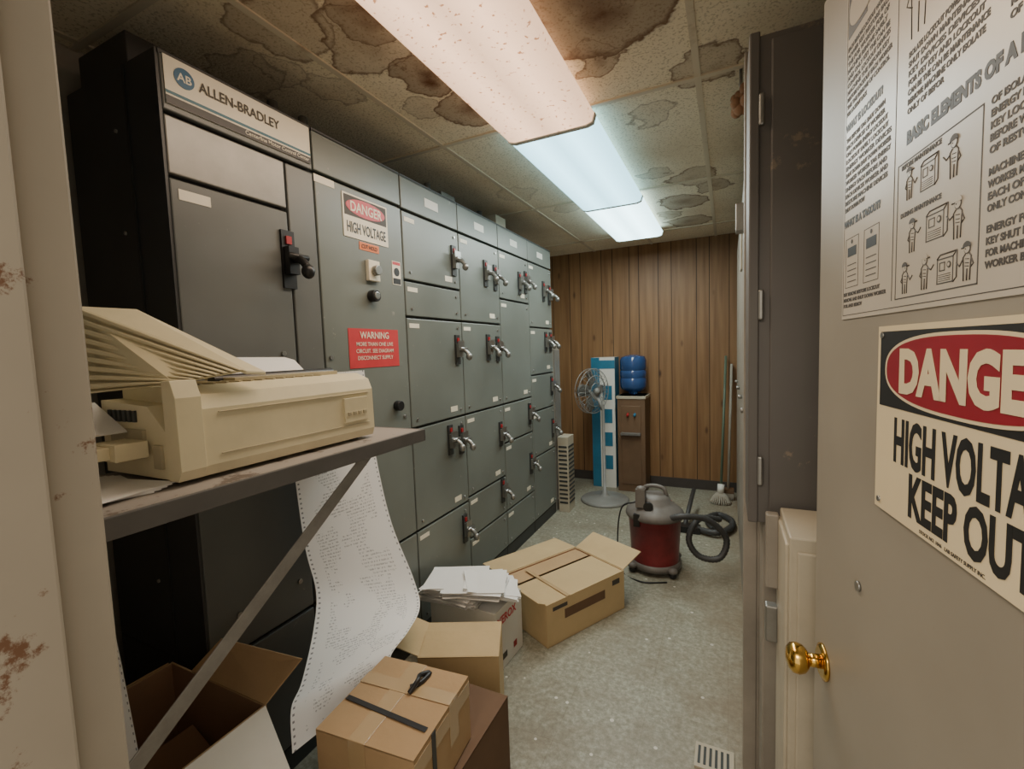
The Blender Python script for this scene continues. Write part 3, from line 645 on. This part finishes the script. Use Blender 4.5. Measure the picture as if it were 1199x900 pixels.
b.tube([R@Vector(p) for p in cm([(.02,.03,.20),(.03,.06,.218),(.02,.09,.212),(.035,.12,.201),(.03,.07,.203),(.01,.05,.202)],5)],.007,'blacktape',8)
b.done()
b,R=carton('kraft_cardboard_box',(-1.0,1.52),24,.32,.23,.315,('card2','cardin'),[('-x',.12,25,.01,'card2')],closed=True)
b.mbox(R@Matrix.Translation((0,-.04,.322))@Matrix.Rotation(.10,4,'X'),(.31,.14,.003),'card2'); b.done()
b,R=carton('white_file_box',(-1.145,1.885),-4,.38,.25,.30,('white','white'),[])
b.mbox(R,(.36,.23,.02),'paper',(0,0,.28))
b.mbox(R,(.002,.06,.03),'ink2',(.1905,-.06,.06)); b.mbox(R,(.002,.03,.03),'red',(.1905,.05,.06))
wb=b.done()
text(wb,'XEROX',.055,frame(R@Vector((.1915,-.11,.225)),R.to_3x3()@Vector((0,1,0)),(0,0,1)),'redsign','LEFT',.0015,width=.18)
b=B('paper_pile')
for i in range(34):
    a=random.uniform(-9,9) + (0 if i<22 else 20); zz=.3015+i*.0026
    cx=-1.22+random.uniform(-.012,.012)+(0 if i<22 else .10*(i%2)); cy=1.835+random.uniform(-.012,.012)
    Mx=Matrix.Translation((cx,cy,zz))@Matrix.Rotation(math.radians(a),4,'Z'); b.mbox(Mx,(.29,.22,.0024),'paper')
Mx=Matrix.Translation((-1.05,1.87,.350))@Matrix.Rotation(math.radians(30),4,'Z')@Matrix.Rotation(math.radians(14),4,'Y')
for i in range(8): b.mbox(Mx@Matrix.Translation((0,0,i*.003))@Matrix.Rotation(random.uniform(-.16,.16),4,'Z'),(.26,.2,.0025),'paper')
b.done()
b,R=carton('open_carton',(-.855,2.37),-28.8,.40,.58,.225,('card2','cardin'),[('-x',.20,-2,.0,'card2'),('-y',.05,25,.02,'card2'),('+y',.17,20,.01,'card2')])
b.mbox(R@Matrix.Translation((.07,0,.219)),(.25,.57,.004),'card2'); b.mbox(R@Matrix.Translation((-.14,.02,.214)),(.12,.55,.004),'card')
b.mbox(R@Matrix.Translation((.02,-.14,.226))@Matrix.Rotation(.06,4,'X'),(.36,.02,.003),'tape')
b.mbox(R,(.0012,.30,.05),'carddark',(.2008,-.02,.14)); b.mbox(R,(.0012,.1,.02),'ink2',(.2008,-.2,.19)); b.mbox(R,(.0012,.06,.03),'ink2',(.2008,.22,.18)); b.done()

# ---------------------------------------------------------------- shop vacuum
vx,vy=-.45,3.10
b=B('shop_vacuum')
b.lathe((vx,vy,0),[(.001,.05),(.15,.05),(.155,.07),(.155,.10,'vacred'),(.17,.36,'vacred'),(.185,.365,'vacgrey'),(.19,.38,'vacgrey'),(.185,.40,'vacgrey'),(.165,.42,'vacgrey'),(.13,.445,'vacgrey'),(.11,.46,'vacgrey'),(.10,.49,'vacgrey'),(.075,.51,'vacgrey'),(.001,.515)],'vacred',36)
b.lathe((vx,vy,0),[(.150,.028,'vacgrey'),(.17,.03,'vacgrey'),(.17,.06,'vacgrey'),(.158,.07,'vacgrey'),(.15,.07)],'vacgrey',36)
for a in (45,135,225,315):
    x_,y_=vx+.18*math.cos(math.radians(a)),vy+.18*math.sin(math.radians(a))
    b.sphere((x_,y_,.026),.026,'black',(1,1,1),14); b.sphere((x_,y_,.05),.032,'vacgrey',(1,1,.7),14)
b.tube(cm([(vx-.08,vy,.50),(vx-.06,vy,.55),(vx,vy,.565),(vx+.06,vy,.55),(vx+.08,vy,.50)],6),.013,'vacgrey',10)
b.box((vx-.10,vy-.14,.45),(vx-.04,vy-.08,.57),'vacgrey'); b.sphere((vx-.07,vy-.11,.57),.03,'vacgrey',(1,1,.6),14); b.cyl((vx-.02,vy-.12,.46),(vx-.02,vy-.145,.46),.03,'black')
for a in (-120,60): b.box((vx+.18*math.cos(math.radians(a))-.02,vy+.18*math.sin(math.radians(a))-.015,.33),(vx+.18*math.cos(math.radians(a))+.02,vy+.18*math.sin(math.radians(a))+.015,.41),'black')
hp=cm([(vx+.10,vy-.12,.39),(vx+.20,vy-.12,.42),(vx+.34,vy-.06,.39),(vx+.44,vy-.02,.27),(vx+.40,vy-.05,.15),(vx+.28,vy-.06,.15),(vx+.22,vy-.05,.25),(vx+.28,vy,.37),(vx+.40,vy+.15,.33)],14)
b.tube(hp,[.021 if i%2 else .0175 for i in range(len(hp))],'hose',12)
b.tube(cm([(vx-.1,vy-.12,.48),(vx-.2,vy-.1,.42),(vx-.23,vy-.1,.2),(vx-.2,vy-.15,.01),(vx-.05,vy-.25,.006),(vx+.1,vy-.2,.006)],6),.005,'black',8)
b.done()
b=B('vacuum_floor_tool')
hp=cm([(-.10,3.85,.03),(-.16,4.05,.03),(-.08,4.2,.03),(.02,4.1,.03),(.02,3.9,.04),(-.08,3.75,.04),(-.22,3.8,.03)],10)
b.tube(hp,[.026 if i%2 else .022 for i in range(len(hp))],'hose',12); b.box((-.42,3.76,.0),(-.2,3.86,.05),'black'); b.tube([(-.32,3.82,.03),(-.3,4.05,.12),(-.28,4.3,.20)],.018,'hose',12); b.done()

# ---------------------------------------------------------------- back of room
b=B('pedestal_fan'); fx,fy=-1.10,4.33
b.lathe((fx,fy,0),[(.001,0),(.235,0),(.235,.015),(.22,.028),(.06,.045),(.03,.07),(.03,.09),(.016,.09),(.014,.95)],'fan',36)
hc=Vector((fx-.14,fy+.05,1.08)); ax=Vector((.9,-.43,0)).normalized(); sx_=ax.cross(Vector((0,0,1)))
b.tube([(fx,fy,.90),(fx-.05,fy+.03,.99),hc+ax*-.02],.018,'fan',10)
b.tube([hc-ax*.14,hc-ax*.12,hc-ax*.03],[.04,.06,.055],'fan',18)
for rr,off in ((.22,0),(.22,.05),(.15,.07),(.08,.08),(.15,-.02)):
    b.tube([hc+ax*off+(sx_*math.cos(t*math.pi/18)+Vector((0,0,1))*math.sin(t*math.pi/18))*rr for t in range(37)],.004,'fan',6)
for t in range(28):
    d=(sx_*math.cos(t*2*math.pi/28)+Vector((0,0,1))*math.sin(t*2*math.pi/28)); b.tube([hc+ax*.085+d*.03,hc+ax*.075+d*.12,hc+ax*.05+d*.22,hc+d*.22,hc-ax*.02+d*.15],.002,'fan',5)
for t in range(4):
    a=t*math.pi/2; d=sx_*math.cos(a)+Vector((0,0,1))*math.sin(a); e=sx_*-math.sin(a)+Vector((0,0,1))*math.cos(a)
    b.prism([hc+d*.03,hc+d*.18-e*.05,hc+d*.2+e*.02,hc+d*.1+e*.07],ax*.01,'steel')
b.sphere(hc+ax*.085,.035,'fan')
b.done()
b=B('tall_blue_box',bevel=.002)
b.box((-1.33,4.76,0),(-1.08,4.98,1.40),'white'); b.box((-1.331,4.757,.0),(-1.24,4.759,1.40),'bluecarton'); 
for z_ in (.2,.45,.7,.95): b.box((-1.21,4.757,z_),(-1.11,4.759,z_+.15),'bluecarton')
b.box((-1.332,4.758,1.28),(-1.078,4.7595,1.37),'bluecarton'); b.box((-1.079,4.77,0),(-1.0785,4.97,1.4),'bluecarton'); b.done()
b=B('water_cooler',bevel=.004)
b.box((-1.04,4.68,0),(-.76,4.97,1.0),'wood'); b.box((-1.0,4.672,.62),(-.80,4.681,.9),'wood'); b.cyl((-.93,4.68,.82),(-.93,4.64,.80),.012,'red'); b.cyl((-.86,4.68,.82),(-.86,4.64,.80),.012,'bluecarton'); b.box((-1.0,4.62,.60),(-.80,4.68,.625),'vacgrey'); b.box((-1.0,4.674,.08),(-.80,4.681,.55),'wood'); b.box((-1.05,4.67,.97),(-.75,4.975,1.0),'cream')
b.lathe((-.90,4.83,0),[(.03,1.0),(.05,1.03),(.12,1.06),(.135,1.09),(.135,1.17),(.128,1.18),(.135,1.19),(.135,1.25),(.128,1.26),(.135,1.27),(.135,1.36),(.12,1.40),(.04,1.42),(.001,1.42)],'bluejug',32)
b.done()
b=B('string_mop')
b.tube([(-.06,4.62,.16),(-.02,4.93,1.38)],.012,'green',12); b.cyl((-.065,4.60,.10),(-.06,4.62,.18),.03,'white')
for i in range(26):
    a=i*2*math.pi/26; b.tube(cm([(-.065,4.60,.12),(-.065+.05*math.cos(a),4.60+.04*math.sin(a),.08),(-.065+.09*math.cos(a),4.60+.07*math.sin(a),.008)],4),.006,'bristle',6)
b.done()
b=B('push_broom')
b.tube([(.0,4.74,.09),(.03,4.95,1.30)],.012,'bristle',12); b.box((-.04,4.70,.07),(.05,4.78,.11),'wood')
for i in range(8):
    for j in range(4): b.cyl((-.035+i*.011,4.71+j*.02,.07),(-.035+i*.011,4.705+j*.022,.0),.004,'bristle',seg=6)
b.done()
b=B('grey_disconnect_cabinet',bevel=.004); b.box((-1.93,3.88,0.0),(-1.44,4.06,1.55),'cabr'); b.box((-1.44,3.90,.1),(-1.43,4.04,1.5),'mccpanel'); b.done()
b=B('louvered_vent_panel',bevel=.004)
b.box((-1.42,3.885,0),(-1.32,4.06,.70),'cream')
for i in range(14): b.box((-1.3205,3.90,.08+i*.04),(-1.314,4.045,.098+i*.04),'mccdark')
for i in range(14): b.box((-1.41,3.8805,.08+i*.04),(-1.33,3.886,.098+i*.04),'mccdark')
b.done()
b=B('floor_register',bevel=.001)
b.box((-.11,1.62,0),(.02,1.73,.008),'cream')
for i in range(6): b.box((-.10+i*.019,1.635,.008),(-.091+i*.019,1.715,.0095),'mccdark')
b.done()
b=B('red_rag'); 
for i in range(8): b.sphere((-.55+random.uniform(-.07,.07),4.35+random.uniform(-.05,.05),.028),.05,'redsign',(1,1,.55),12)
b.done()

# ---------------------------------------------------------------- lights
w=bpy.data.worlds.new('world'); S.world=w; w.use_nodes=True; w.node_tree.nodes['Background'].inputs[0].default_value=(1,.89,.75,1); w.node_tree.nodes['Background'].inputs[1].default_value=1.15
def area(name,loc,rot,sx,sy,e,col):
    l=bpy.data.lights.new(name,'AREA'); l.shape='RECTANGLE'; l.size=sx; l.size_y=sy; l.energy=e; l.color=col
    o=bpy.data.objects.new(name,l); COL.objects.link(o); o.location=loc; o.rotation_euler=rot; return o
area('lamp_tubes_near',(-.742,1.42,2.48),(0,0,0),.38,1.15,13,(1,.82,.62))
area('lamp_tubes_mid',(-.742,2.66,2.48),(0,0,0),.38,1.15,17,(1,.96,.86))
area('lamp_tubes_far',(-.742,3.8,2.48),(0,0,0),.38,1.0,14,(1,.95,.83))
area('doorway_fill_lamp',(-.5,-1.3,2.6),(math.radians(35),0,0),1.2,.6,33,(1,.87,.70))  # added unseen fill outside the doorway, brightens the near side of the room
